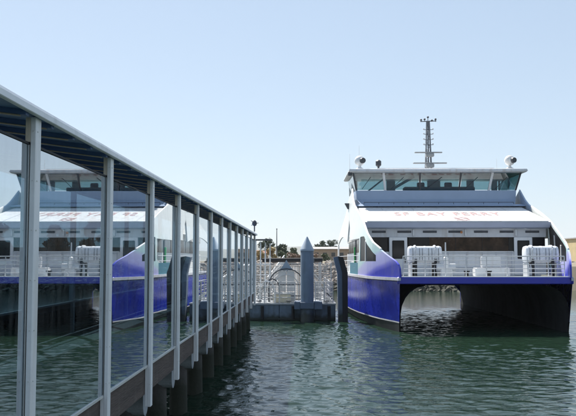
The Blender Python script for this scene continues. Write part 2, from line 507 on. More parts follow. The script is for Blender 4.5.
building('shed', 'low red-roofed shed behind the golden bushes', -19, -9, 205, 215, 2.6, 5.0, M['tan_wall'], M['red_roof'], .9, 4)
building('apartment_block', 'ochre block on the far shore right of the ferry', 85.5, 104, 248, 262, 2.4, 10.0, M['ochre'], M['roof_grey'], 0, 6, (.3, .75))
building('dark_hall', 'long dark low hall seen through the walkway glass', -86, -34, 176, 190, 2.6, 6.0, M['roof_grey'], M['roof_grey'], .8, 12, (.2, .8))
building('pier_shed', 'grey pier shed far left seen through the walkway', -150, -96, 196, 210, 2.6, 7.0, M['tan_wall'], M['roof_grey'], 1.0, 10)

# trees: tapered trunk, limbs and a crown of leaf faces in uneven clumps
def tree(name, label, x, y, z0, h, r, leaf, n=1500, ls=.3, clumps=12, squash=.75, trunk=.35, group=None, cat='tree', low=.35):
    t = thing(name, label, cat, (x, y, z0), group)
    b = MB()
    top = Vector((x + random.uniform(-.1, .1) * h, y, z0 + h * .7))
    b.tube((x, y, z0 - .3), top, h * .035 * trunk / .35, h * .012, 7)
    cl = []
    for k in range(clumps):
        a = random.uniform(0, 6.28); rr = r * math.sqrt(random.random()) * .72
        zz = z0 + h * random.uniform(low, .9)
        f = 1 - .55 * max(0, (zz - z0) / h - .55) / .45
        c = Vector((x + rr * f * math.cos(a), y + rr * f * math.sin(a), zz))
        cl.append((c, r * random.uniform(.28, .5)))
        b.tube((x, y, z0 + h * random.uniform(.2, .5)), c, h * .012, h * .004, 5)
    b.build('trunk', M['bark'], t)
    vs = []; fs = []
    for i in range(n):
        c, cr = cl[i % clumps]
        d = Vector((random.gauss(0, 1), random.gauss(0, 1), random.gauss(0, 1))).normalized() * cr * random.uniform(.55, 1.05)
        d.z *= squash
        p = c + d
        u = Vector((random.gauss(0, 1), random.gauss(0, 1), random.gauss(0, 1))).normalized()
        w = u.orthogonal().normalized(); s = ls * random.uniform(.6, 1.3)
        k = len(vs)
        vs += [p - u * s, p + w * s * .5, p + u * s, p - w * s * .5]
        fs.append((k, k + 1, k + 2, k + 3))
    cb = MB(); cb.add(vs, fs)
    cb.build('crown', leaf, t, fix=False)
    return t
tree('round_tree', 'tall round tree left of the flagpole above the float', -9.6, 212, 2.8, 6.2, 2.6, M['leaf_dark'], group='shore trees')
tree('round_tree', 'small round dark tree just right of the flagpole', -5.2, 204, 2.8, 4.6, 1.7, M['leaf_dark'], 1000, group='shore trees')
tree('round_tree', 'low dark tree left of the capped mooring pile', -2.6, 240, 2.8, 4.2, 1.6, M['leaf_mid'], 900, group='shore trees')
tree('round_tree', 'broad dark tree behind the tan warehouse, nearer the pile', 6.6, 276, 2.6, 7.6, 2.6, M['leaf_dark'], group='shore trees')
tree('round_tree', 'broad dark tree behind the tan warehouse, nearer the ferry', 10.4, 280, 2.6, 8.2, 3.0, M['leaf_dark'], group='shore trees')
tree('round_tree', 'dark dome-shaped tree seen through the second glass pane', -49.6, 160, 2.8, 10.6, 2.7, M['leaf_dark'], 2600, .34, 16, group='shore trees', low=.12)
tree('round_tree', 'dark dome-shaped tree seen beside the second glass post', -42.0, 160, 2.8, 9.4, 2.5, M['leaf_dark'], 2600, .34, 16, group='shore trees', low=.12)
tree('round_tree', 'dark bushy tree seen left of the first glass post', -61, 160, 2.8, 8.6, 3.0, M['leaf_dark'], 2600, .34, 16, group='shore trees', low=.12)
for i, (x, y, h, r, lm, lab) in enumerate((
        (-8.6, 170, 3.0, 1.5, 'leaf_gold', 'golden bush leftmost on the shore beside the walkway end'),
        (-6.2, 166, 3.2, 1.6, 'leaf_gold', 'golden bush below the flagpole'),
        (-4.2, 168, 2.4, 1.2, 'leaf_mid', 'green bush right of the golden bushes'),
        (-2.2, 172, 1.9, 1.3, 'leaf_red', 'reddish bush left of the mooring pile'),
        (-.4, 174, 1.8, 1.2, 'leaf_red', 'reddish bush just behind the mooring pile'),
        (2.6, 172, 1.7, 1.4, 'leaf_red', 'reddish bush right of the mooring pile'),
        (5.2, 175, 1.8, 1.4, 'leaf_mid', 'green bush in front of the warehouse'))):
    tree('bush', lab, x, y, 2.8, h, r, M[lm], 700, .22, 9, .8, .2, 'bushes on the shore', 'bush', .2)
t = thing('flagpole', 'thin bare pole standing on the shore above the golden bushes', 'pole', (-6.3, 200, 2.8))
MB().tube((-6.3, 200, 2.7), (-6.3, 200, 11.0), .16, .09, 8).build('shaft', M['metal_dark'], t)
MB().box(-6.45, -6.15, 199.85, 200.15, 11.0, 11.2).build('finial', M['metal_dark'], t)

# ------------------------------------------------------------------ covered glass walkway
Y0W, DW, KMAX, KMIN = 6.76, 2.668, 12, -3
XG = -2.315           # glass plane
ZB, ZT, ZR = 1.76, 4.325, 4.565    # deck edge, glass top, roof underside at the near side
XF = -5.0            # far side
SL = .13            # roof rises towards the far side
def zroof(x): return ZR + (-2.3 - x) * SL
wk = thing('glass_walkway', 'long covered glass walkway on piles running back along the left', 'walkway', (-3.6, 20, 0))
ya, yb = Y0W + DW * KMIN - .4, Y0W + DW * KMAX + .55
MB().prism([(-2.23, zroof(-2.23) + .012), (-5.4, zroof(-5.4) + .012), (-5.4, zroof(-5.4) + .07), (-2.23, zroof(-2.23) + .07)], 'y', ya, yb).build('roof', M['ceiling'], wk)
fa = MB()
fa.prism([(-2.228, 4.55), (-2.195, 4.55), (-2.188, 4.556), (-2.188, 4.602), (-2.20, 4.628), (-2.226, 4.632)], 'y', ya - .03, yb + .03)
fa.build('roof_fascia', M['fascia'], wk)
MB().box(-5.45, -5.405, ya - .03, yb + .03, zroof(-5.4) - .02, zroof(-5.4) + .09).build('roof_fascia', M['fascia'], wk)
# rafters and battens under the roof
r0 = None
n = int((yb - ya) / (DW / 4))
for k in range(n):
    y = Y0W + DW * KMIN + (k + .5) * DW / 4
    if y > yb - .1: break
    if r0 is None:
        b = MB(); b.prism([(-2.24, zroof(-2.24) - .03), (-4.95, zroof(-4.95) - .03), (-4.95, zroof(-4.95) + .01), (-2.24, zroof(-2.24) + .01)], 'y', y - .035, y + .035)
        r0 = b.build('rafter', M['rafter'], wk)
        b = MB(); b.prism([(-2.3, zroof(-2.3) - .042), (-4.95, zroof(-4.95) - .042), (-4.95, zroof(-4.95) - .033), (-2.3, zroof(-2.3) - .033)], 'y', y - .02, y + .02)
        bt0 = b.build('batten', M['batten'], wk); yb0 = y
    else:
        copy_part(r0, WL[r0.name] + Vector((0, y - yb0, 0)), wk)
        copy_part(bt0, WL[bt0.name] + Vector((0, y - yb0, 0)), wk)
for xx in (-3.1, -4.2):
    MB().box(xx - .05, xx + .05, ya + .1, yb - .1, zroof(xx) - .17, zroof(xx) - .075).build('purlin', M['rafter'], wk)
MB().box(-2.335, -2.305, ya + .1, yb - .05, 4.326, 4.345).build('top_rail', M['gasket'], wk)
# posts with glazing channels
src = {}
for k in range(KMIN, KMAX + 1):
    y = Y0W + DW * k
    if not src:
        src['y'] = y
        src['post'] = MB().bevbox(-2.297, -2.252, y - .08, y + .06, 1.17, 4.56, .004).build('post', M['post'], wk)
        src['hd'] = MB().bevbox(-2.342, -2.298, y - .078, y + .08, 4.347, 4.56, .004).build('post_head', M['post_tan'], src['post'])
        src['ft'] = MB().bevbox(-2.342, -2.298, y - .078, y + .08, 1.17, 1.752, .004).build('post_foot', M['post'], src['post'])
        src['ch'] = MB().box(-2.342, -2.307, y - .075, y + .06, 1.79, 4.324).build('glazing_channel', M['channel'], src['post'])
        src['ga'] = MB().box(-2.3065, -2.2975, y - .05, y + .05, 1.79, 4.324).build('gasket', M['gasket'], src['post'])
        bo = MB()
        for z in np.arange(1.5, 4.5, .42):
            bo.tube((-2.253, y - .03, z), (-2.246, y - .03, z), .007, .007, 8)
            bo.tube((-2.272, y - .079, z), (-2.272, y - .085, z), .006, .006, 8)
        src['bo'] = bo.build('bolt_row', M['channel'], src['post'])
        src['bo']['kind'] = 'stuff'
        src['fp'] = MB().box(-5.06, -4.96, y - .06, y + .06, 1.77, zroof(-5.0) + .01).build('far_post', M['post'], wk)
        dk = [src['post'], src['ch'], src['ga'], src['bo'], src['fp']]
    else:
        dv = Vector((0, y - src['y'], 0))
        p = copy_part(src['post'], WL[src['post'].name] + dv, wk)
        for q in (src['ch'], src['ga'], src['bo'], src['hd'], src['ft']):
            copy_part(q, WL[q.name] + dv, p)
        copy_part(src['fp'], WL[src['fp'].name] + dv, wk)
for k in range(KMIN, KMAX):
    y = Y0W + DW * k
    dv = None
    if k == KMIN:
        g0 = MB().box(XG - .012, XG, y + .061, y + DW - .076, ZB + .03, ZT - .002).build('glass_pane', M['glass'], wk)
        f0 = MB().box(-5.02, -5.008, y + .065, y + DW - .065, ZB + .02, zroof(-5) - .35).build('far_glass_pane', M['far_glass'], wk)
        bm0 = MB().bevbox(-2.44, -2.346, y + .01, y + DW - .01, 1.34, 1.755, .012).build('edge_beam', M['timber'], wk)
        sl0 = MB().box(-2.42, -2.30, y + .085, y + DW - .085, 1.758, 1.788).build('sill', M['channel'], wk)
        y00 = y
    else:
        dv = Vector((0, y - y00, 0))
        for q in (g0, f0, bm0, sl0):
            c = copy_part(q, WL[q.name] + dv, wk)
            if q is g0:
                c.rotation_euler = (random.uniform(-.004, .004), 0, random.uniform(-.006, .006))
MB().box(-5.1, -2.442, ya + .2, yb - .2, 1.5, 1.74).build('floor', M['walk_floor'], wk)
MB().box(-5.2, -5.102, ya + .2, yb - .2, 1.34, 1.77).build('far_edge_beam', M['timber'], wk)
for zz in (2.46,):
    MB().tube((-4.9, ya + .3, zz), (-4.9, yb - .3, zz), .024).build('handrail', M['rail'], wk)
MB().box(-5.06, -5.03, ya + .3, yb - .3, 1.78, 2.43).build('kick_panel', M['gasket'], wk)
# piles and rounded cap beams
for k in range(KMIN, KMAX + 1):
    y = Y0W + DW * k + .35
    if k == KMIN:
        y00 = y
        b = MB(); b.lathe([(.20, -2.5), (.20, .1), (.185, .8), (.18, 1.21)], -2.72, y, 14)
        p0 = b.build('pile', M['pile_concrete'], wk, smooth=True)
        b = MB(); b.lathe([(.20, -2.5), (.20, .1), (.185, .8), (.18, 1.21)], -4.6, y, 14)
        p1 = b.build('pile', M['pile_concrete'], wk, smooth=True)
        b = MB()
        a = [math.pi * j / 10 for j in range(11)]
        prof = [(y + .2 * math.cos(t), 1.16 - .2 * math.sin(t)) for t in a] + [(y - .2, 1.335), (y + .2, 1.335)]
        b.prism(prof, 'x', -5.05, -2.41)
        c0 = b.build('cap_beam', M['cap_concrete'], wk)
    else:
        for q in (p0, p1, c0):
            copy_part(q, WL[q.name] + Vector((0, y - y00, 0)), wk)
# lamp on the roof end
lp = thing('globe_lamp', 'small dark cage lamp standing on the far end of the walkway roof', 'lamp', (-2.3, 38.7, 4.74))
b = MB(); b.tube((-2.3, 38.7, 4.72), (-2.3, 38.7, 5.0), .03)
b.build('stem', M['metal_dark'], lp)
b = MB(); b.lathe([(.02, 4.98), (.09, 5.02), (.125, 5.12), (.09, 5.22), (.02, 5.28)], -2.3, 38.7, 10)
b.build('globe', M['metal_dark'], lp, smooth=True)
for k in range(5):
    a = k * 1.26
    MB().tube((-2.3, 38.7, 5.12), (-2.3 +   .2 * math.cos(a), 38.7 + .2 * math.sin(a), 5.14 + .12 * math.sin(a * 2)), .014).build('arm', M['metal_dark'], lp)

# gate frame between walkway and float
gt = thing('gate_frame', 'grey steel gate frame at the far end of the glass walkway', 'gate', (-2.4, 45.5, .95))
for j, x in enumerate((-2.62, -2.36, -2.10, -1.84)):
    MB().box(x - .035, x + .035, 45.3 + j * .25, 45.4 + j * .25, .951, 4.45 - .05 * j).build('upright', M['post'], gt)
MB().box(-2.8, -1.7, 45.2, 46.3, 4.46, 4.53).build('canopy', M['metal_dark'], gt)
for zz in (1.9, 2.5, 3.1):
    MB().tube((-2.62, 45.27, zz), (-1.84, 46.02, zz), .025).build('bar', M['post'], gt)
hp2 = []
for j in range(9):
    a = math.pi * j / 8
    hp2.append((-1.95 + .42 * math.cos(a), 45.15, 1.55 + .62 * math.sin(a)))
MB().path([(-1.53, 45.15, .96)] + hp2 + [(-2.37, 45.15, .96)], .04).build('hoop', M['post'], gt)
MB().path([(p[0] + .25, p[1] + .7, p[2] + .1) for p in [(-1.53, 45.15, .86)] + hp2 + [(-2.37, 45.15, .86)]], .04).build('hoop', M['metal_dark'], gt)

# ------------------------------------------------------------------ boarding float
fl = thing('boarding_float', 'blue-grey floating boarding dock between walkway and ferry', 'float', (-.6, 52, 0))
for (a, c) in ((-3.1, -1.27), (-1.255, .74), (.755, 1.86)):
    MB().bevbox(a, c, 44.7, 61, -.6, .86, .03).build('hull_panel', M['float'], fl)
MB().box(-3.12, 1.88, 44.66, 61.02, .862, .95).build('deck', M['cap_concrete'], fl)
MB().box(-3.1, 1.86, 44.64, 44.695, .05, .14).build('rubbing_strip', M['fender_blue'], fl)
# railing along the front and the ferry side
y = 45.0
for j, x in enumerate((-2.95, -2.1, -1.25, -.4, .75, 1.25, 1.72)):
    MB().tube((x, y, .95), (x, y, 2.12), .028).build('rail_post', M['alu'], fl)
for (xa, xb) in ((-2.95, -.4), (.75, 1.72)):
    for zz in (1.25, 1.54, 1.83, 2.12):
        MB().tube((xa, y, zz), (xb, y, zz), .02).build('rail', M['alu'], fl)
    pk = MB()
    for x in np.arange(xa + .12, xb - .05, .17):
        pk.tube((x, y + .01, .96), (x, y + .01, 2.1), .011, n=5)
    pk.build('pickets', M['alu'], fl)
for yy in np.arange(46.5, 60, 1.5):
    MB().tube((1.6, yy, .95), (1.6, yy, 2.12), .028).build('rail_post', M['alu'], fl)
for zz in (1.25, 1.54, 1.83, 2.12):
    MB().tube((1.6, 46.5, zz), (1.6, 60, zz), .02).build('rail', M['alu'], fl)

for x in (-2.4, -.75, 1.35):
    c = MB(); c.box(x - .05, x - .02, 44.78, 44.86, .951, 1.05); c.box(x + .02, x + .05, 44.78, 44.86, .951, 1.05); c.tube((x - .16, 44.82, 1.07), (x + .16, 44.82, 1.07), .03)
    c.build('cleat', M['metal_dark'], fl)
for x in (-2.2, -.5, 1.5):
    MB().tube((x, 44.58, .1), (x, 44.58, .8), .085, n=12).build('tube_fender', M['rubber'], fl, smooth=True)
fn = thing('mesh_fence', 'tall pale wire mesh fence standing on the boarding float', 'fence', (-.5, 47.0, .95))
for x in (-2.9, -1.9, .3, 1.0, 1.7):
    MB().tube((x, 47.0, .95), (x, 47.0, 3.2), .03).build('fence_post', M['alu'], fn)
for (xa, xb) in ((-2.9, -1.9), (-1.9, .3), (.3, 1.0), (1.0, 1.7)):
    b = MB()
    for zz in np.arange(1.05, 3.2, .13):
        b.tube((xa, 47.03, zz), (xb, 47.03, zz), .013, n=5)
    for x in np.arange(xa + .1, xb, .2):
        b.tube((x, 47.03, 1.0), (x, 47.03, 3.15), .009, n=5)
    o = b.build('wire_mesh', M['alu'], fn); o['kind'] = 'stuff'
M['warm_alu'] = mat('weathered_aluminium', (.50, .45, .39), .5, .2, .2, 4)
rr_ = thing('ramp_railing', 'weathered picket railing with sloping handrails across the boarding float', 'railing', (-.6, 50, .95))
for x in (-2.9, -2.0, -1.1, -.2, .7, 1.5):
    MB().box(x - .035, x + .035, 49.97, 50.03, .951, 3.0).build('railing_post', M['warm_alu'], rr_)
for zz in (1.15, 1.9, 2.55, 2.98):
    MB().tube((-2.9, 49.95, zz), (1.5, 49.95, zz), .03).build('railing_bar', M['warm_alu'], rr_)
b = MB()
for x in np.arange(-2.84, 1.48, .15):
    b.tube((x, 50, .98), (x, 50, 2.98), .02, n=5)
o = b.build('pickets', M['warm_alu'], rr_); o['kind'] = 'stuff'
for (xa, za_, xb, zb_) in ((-2.7, 1.2, -1.3, 2.6), (-2.7, 1.6, -1.3, 3.0), (.2, 2.7, 1.5, 1.3), (.2, 3.05, 1.5, 1.7)):
    MB().tube((xa, 48.6, za_), (xb, 48.9, zb_), .035).build('sloping_handrail', M['alu'], rr_)
for (x, w) in ((-2.55, .3), (.95, .36)):
    MB().bevbox(x - w / 2, x + w / 2, 48.8, 49.1, .952, 1.9, .03).build('control_box', M['console'], rr_)
gw = thing('boarding_gangway', 'pale truss gangway climbing from the float to the shore', 'gangway', (-1, 48, .95))
za = lambda yy: 1.0 + (yy - 48) * .035
for x in (-2.05, .0):
    for dz, rr in ((0.0, .07), (1.3, .06)):
        MB().tube((x, 48, za(48) + dz), (x, 93, za(93) + dz), rr).build('chord', M['alu'], gw)
    for j in range(23):
        y1 = 48 + j * 2
        MB().tube((x, y1, za(y1)), (x, y1, za(y1) + 1.3), .04, n=6).build('vertical', M['alu'], gw)
        if j < 22:
            MB().tube((x, y1, za(y1)), (x, y1 + 2, za(y1 + 2) + 1.3), .028, n=6).build('brace', M['alu'], gw)
MB().loft([[(-2.0, 48, za(48) + .05), (-.05, 48, za(48) + .05)], [(-2.0, 93, za(93) + .05), (-.05, 93, za(93) + .05)]]).build('walking_deck', M['walk_floor'], gw)
# portal of the gangway: grey gable, arch and white panels
po = thing('gangway_portal', 'white gangway gate with grey gable and curved arch bars', 'gate', (-.9, 46.2, .95))
MB().prism([(-1.32, 2.74), (-.48, 2.74), (-.68, 2.98), (-.9, 3.36), (-1.12, 2.98)], 'y', 46.1, 46.25).build('gable', M['pile_cap'], po)
for (a, c) in ((-1.36, -.93), (-.87, -.44)):
    MB().bevbox(a, c, 46.14, 46.2, 1.55, 2.715, .01).build('panel', M['white_panel'], po)
    MB().bevbox(a, c, 46.14, 46.2, .96, 1.48, .01).build('panel', M['white_panel'], po)
ar = [(-.9 + 1.0 * math.cos(math.pi * j / 12), 46.05, 1.9 + .95 * math.sin(math.pi * j / 12)) for j in range(13)]
MB().path([(.1, 46.05, .95)] + ar + [(-1.9, 46.05, .95)], .035).build('arch', M['metal_dark'], po)
ar = [(-.9 + .72 * math.cos(math.pi * j / 12), 46.02, 1.75 + .75 * math.sin(math.pi * j / 12)) for j in range(13)]
MB().path([(-.18, 46.02, .95)] + ar + [(-1.62, 46.02, .95)], .03).build('arch', M['alu'], po)
for zz in (1.3, 1.95):
    MB().tube((-1.95, 46.0, zz), (.15, 46.0, zz), .025).build('bar', M['metal_dark'], po)

rl = thing('black_roller', 'long black roller bar carried on posts behind the mooring pile', 'roller', (-.6, 48, .95))
MB().tube((-2.36, 47.6, 3.34), (1.22, 47.6, 3.36), .125, n=14).build('roller', M['rubber'], rl, smooth=True)
MB().tube((.45, 47.6, 3.35), (.75, 47.6, 3.35), .15, n=14).build('collar', M['metal_dark'], rl, smooth=True)
for x in (-2.2, 1.1):
    MB().box(x - .04, x + .04, 47.56, 47.64, .95, 3.3).build('post', M['alu'], rl)
bx = thing('dock_box', 'cream dock box on the float left of the pile', 'box', (-1.1, 45.6, .95))
MB().bevbox(-1.62, -.62, 45.3, 45.8, .955, 1.40, .03).build('body', M['cream'], bx)
MB().bevbox(-1.65, -.59, 45.27, 45.83, 1.403, 1.50, .03).build('lid', M['white_panel'], bx)
rp = thing('ramp_plate', 'white sloping ramp plate on the float beside the dark fender', 'ramp', (1.4, 45.6, .95))
MB().prism([(.95, 1.50), (1.12, 1.50), (1.75, 1.02), (1.75, .955), (1.5, .955)], 'y', 45.3, 45.9).build('plate', M['white_panel'], rp)
MB().prism([(1.30, 1.53), (1.40, 1.53), (1.78, 1.16), (1.78, 1.06)], 'y', 45.25, 45.29).build('kerb', M['metal_dark'], rp)

mp_ = thing('mooring_pile', 'blue-grey steel mooring pile with pale conical cap in front of the float', 'pile', (.28, 44.1, 0))
b = MB(); b.lathe([(.36, -2.5), (.36, 3.88), (.35, 3.9)], .28, 44.1, 28); b.build('shaft', M['pile_steel'], mp_, smooth=True)
b = MB(); b.lathe([(.385, 3.84), (.385, 3.93), (.36, 3.96), (.05, 4.6), (.012, 4.64)], .28, 44.1, 28); b.build('cap', M['pile_cap'], mp_, smooth=True)
br = thing('pile_guide', 'dark steel guide bracket round the foot of the mooring pile', 'bracket', (.28, 44.3, .9))
MB().bevbox(-.42, -.09, 43.6, 44.62, .66, 1.1, .03).build('arm', M['fender_blue'], br)
MB().bevbox(.65, 1.1, 43.6, 44.62, .66, 1.1, .03).build('arm', M['fender_blue'], br)
MB().bevbox(-.088, .648, 43.55, 43.73, .70, 1.06, .02).build('front_bar', M['fender_blue'], br)
fd = thing('fender_pile', 'dark bent fender panel at the float corner beside the ferry bow', 'fender', (2.1, 44.4, 0))
b = MB(); b.prism([(2.02, -1.5), (2.22, -1.5), (2.2, 2.65), (1.98, 3.55), (1.72, 3.50), (1.94, 2.6)], 'y', 44.0, 44.62); b.build('panel', M['fender_blue'], fd)
b = MB(); b.prism([(2.223, -1.5), (2.5, -1.5), (2.5, 2.65), (2.26, 3.5), (1.985, 3.553), (2.203, 2.65)], 'y', 43.92, 44.7); b.build('rubber_face', M['rubber'], fd)

# ------------------------------------------------------------------ ferry
XC = 8.43
fy = thing('ferry', 'blue and white catamaran ferry moored bow-on beside the boarding float', 'ferry', (XC, 57, 0))
def interp(tab, y):
    return float(np.interp(y, [t[0] for t in tab], [t[1] for t in tab]))
OUT = [(36.9, 3.93), (37.6, 4.14), (38.4, 4.4), (39.2, 4.6), (40.4, 4.88), (41.8, 5.08), (43.6, 5.24), (46, 5.4), (48, 5.52), (52, 5.7), (80, 5.7)]
INN = [(36.9, 3.87), (37.6, 3.84), (39, 3.74), (42, 3.74), (47, 3.74), (80, 3.74)]
YS = [36.95, 37.3, 37.8, 38.4, 39.2, 40.2, 41.4, 43, 45, 48, 52, 55, 58.5, 62]
ZD = 2.36
for s in (-1, 1):
    outer = []; low = []; inner = []; strip = []
    for y in YS:
        t = min(1, max(0, (y - 36.95) / 9)) ** .6
        uo = interp(OUT, y); ui = interp(INN, y)
        uk = 3.9
        rake = .75 * max(0, 1 - (y - 36.95) / 3)      # stem leans forward at the deck
        ow = uk + (uo - uk) * (.45 + .55 * t)          # half breadth at the boot line
        P = lambda u, z, yy=y, rk=rake: (XC + s * u, yy + rk * (1 - (z + .6) / (ZD + .6)) if rk else yy, z)
        outer.append([P(uo, ZD), P(uo * .6 + ow * .4, 1.6), P(ow + (uo - ow) * .25, 1.0), P(ow, .47)])
        strip.append([P(ow + .012, .485), P(ow + .012, .425)])
        low.append([P(ow, .47), P(uk + (ow - uk) * .9, .1), P(uk + (ow - uk) * .7, -.5), P(uk, -1.2)])
        hw = 1.15
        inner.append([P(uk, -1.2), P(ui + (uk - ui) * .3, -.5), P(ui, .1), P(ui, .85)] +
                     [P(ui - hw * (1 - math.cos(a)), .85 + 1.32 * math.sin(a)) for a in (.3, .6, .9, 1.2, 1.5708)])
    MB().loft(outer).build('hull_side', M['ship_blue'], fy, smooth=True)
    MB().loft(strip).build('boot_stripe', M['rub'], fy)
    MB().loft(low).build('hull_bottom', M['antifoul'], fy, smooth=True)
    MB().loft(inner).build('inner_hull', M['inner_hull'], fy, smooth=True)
    for ysm in (39.4, 41.2, 43.2, 45.6, 48.4, 51.4, 55):
        rows = []
        for yy in (ysm - .018, ysm + .018):
            row = []
            for q in range(4):
                a_ = [(r[q][1], r[q][0], r[q][2]) for r in outer]
                row.append((float(np.interp(yy, [t_[0] for t_ in a_], [t_[1] for t_ in a_])) + s * .009, yy, a_[0][2]))
            rows.append(row)
        MB().loft(rows).build('weld_seam', M['ship_blue'], fy, fix=False)
    # transom
    y = 62
    uo, ui = 5.7, 2.7
    MB().prism([(XC + s * 5.7, ZD), (XC + s * 5.7, .2), (XC + s * 3.9, -1.2), (XC + s * 3.74, .1), (XC + s * 3.74, .9), (XC + s * 2.6, 2.17), (XC + s * 2.6, ZD)], 'y', 62.0, 62.1).build('transom', M['ship_blue'], fy)
    # rubbing strake along the deck edge
    rows = []
    for y in YS:
        uo = interp(OUT, y)
        rows.append([(XC + s * (uo - .05), y, 2.40), (XC + s * (uo + .06), y, 2.40), (XC + s * (uo + .06), y, 2.53), (XC + s * (uo - .05), y, 2.53)])
    MB().loft(rows, closed=True, cap=True).build('rubbing_strake', M['rub'], fy)
# wet deck (tunnel roof) and fore deck
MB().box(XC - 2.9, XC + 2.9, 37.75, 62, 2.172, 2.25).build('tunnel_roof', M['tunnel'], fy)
dk = [(XC - interp(OUT, y) + .06, y) for y in YS if y > 37.2] + [(XC + interp(OUT, y) - .06, y) for y in reversed(YS) if y > 37.2]
MB().prism(dk, 'z', 2.37, 2.50).build('deck', M['deck'], fy)
MB().bevbox(XC - 4.03, XC + 4.05, 37.08, 37.32, 2.24, 2.555, .03).build('bow_beam', M['ship_navy'], fy)
MB().box(XC - 3.9, XC + 3.9, 37.12, 37.6, 2.556, 2.59).build('toe_rail', M['ship_white'], fy)

# livery of the swooping side wings: blue at the bow, lavender, pale green, white aft
def wing_mat():
    m = mat('wing_livery', (.5, .5, .5), .3, 0, .05, 1)
    nt = m.node_tree; bs = nt.nodes['Principled BSDF']
    geo = nt.nodes.new('ShaderNodeNewGeometry'); sp = nt.nodes.new('ShaderNodeSeparateXYZ')
    nt.links.new(geo.outputs['Position'], sp.inputs[0])
    a = nt.nodes.new('ShaderNodeMath'); a.operation = 'MULTIPLY_ADD'; a.inputs[1].default_value = 5.7
    nt.links.new(sp.outputs['Z'], a.inputs[0]); nt.links.new(sp.outputs['Y'], a.inputs[2])
    n = nt.nodes.new('ShaderNodeTexNoise'); n.inputs['Scale'].default_value = .5; n.inputs['Detail'].default_value = 1
    nt.links.new(geo.outputs['Position'], n.inputs['Vector'])
    ad = nt.nodes.new('ShaderNodeMath'); ad.operation = 'MULTIPLY_ADD'; ad.inputs[1].default_value = .8
    nt.links.new(n.outputs['Fac'], ad.inputs[0]); nt.links.new(a.outputs[0], ad.inputs[2])
    mr = nt.nodes.new('ShaderNodeMapRange'); mr.inputs['From Min'].default_value = 55.2; mr.inputs['From Max'].default_value = 75
    nt.links.new(ad.outputs[0], mr.inputs['Value'])
    cr = nt.nodes.new('ShaderNodeValToRGB'); el = cr.color_ramp.elements
    el[0].position = .0; el[0].color = (.02, .03, .42, 1)
    el[1].position = 1; el[1].color = (.8, .82, .80, 1)
    for p, c in ((.03, (.02, .03, .42)), (.085, (.16, .16, .60)), (.13, (.36, .36, .72)), (.27, (.46, .47, .75)), (.34, (.46, .68, .70)), (.6, (.66, .80, .76))):
        e = el.new(p); e.color = (*c, 1)
    nt.links.new(mr.outputs[0], cr.inputs[0])
    gm_ = nt.nodes.new('ShaderNodeMapping'); gm_.inputs['Scale'].default_value = (3, 3, .6)
    gn = nt.nodes.new('ShaderNodeTexNoise'); gn.inputs['Scale'].default_value = 1.6; gn.inputs['Detail'].default_value = 8; gn.inputs['Roughness'].default_value = .7
    nt.links.new(geo.outputs['Position'], gm_.inputs[0]); nt.links.new(gm_.outputs[0], gn.inputs['Vector'])
    gr = nt.nodes.new('ShaderNodeMapRange'); gr.inputs['From Min'].default_value = .5; gr.inputs['From Max'].default_value = .8; gr.inputs['To Max'].default_value = .45
    nt.links.new(gn.outputs['Fac'], gr.inputs['Value'])
    gx = nt.nodes.new('ShaderNodeMix'); gx.data_type = 'RGBA'; gx.inputs[7].default_value = (.22, .22, .25, 1)
    nt.links.new(gr.outputs[0], gx.inputs['Factor']); nt.links.new(cr.outputs[0], gx.inputs[6])
    nt.links.new(gx.outputs[2], bs.inputs['Base Color'])
    return m
M['wing'] = wing_mat()
TOP = [(37.0, 2.70), (37.05, 2.95), (37.2, 3.14), (37.5, 3.30), (38.2, 3.52), (39.2, 3.83), (40.4, 4.18), (41.8, 4.66), (42.8, 5.08), (43.6, 5.42), (45.2, 5.88), (46.8, 6.28), (47.8, 6.52), (48.5, 6.75), (49.1, 7.02), (49.7, 7.38), (50.3, 7.76)]
AFT = [(50.3, 7.7), (51.5, 7.35), (54, 6.42), (58, 5.75), (62, 5.0)]
def side_panel(s, pts_top, bot, name, m, th=.09, inset=0.0):
    """panel following the deck edge; pts_top [(y,z)], bot function of y"""
    rows = []
    for y, z in pts_top:
        u = interp(OUT, y) - .02 - inset
        zb = bot(y)
        lean = lambda zz: -.09 * max(0, zz - 4.2)
        rows.append([(XC + s * (u + lean(zb)), y, zb), (XC + s * (u + lean(z)), y, z), (XC + s * (u - th + lean(z)), y, z), (XC + s * (u - th + lean(zb)), y, zb)])
    return MB().loft(rows, closed=True, cap=True).build(name, m, fy)
def dense(tab, a, b, n):
    ys = np.linspace(a, b, n)
    return [(float(y), interp(tab, float(y))) for y in ys]
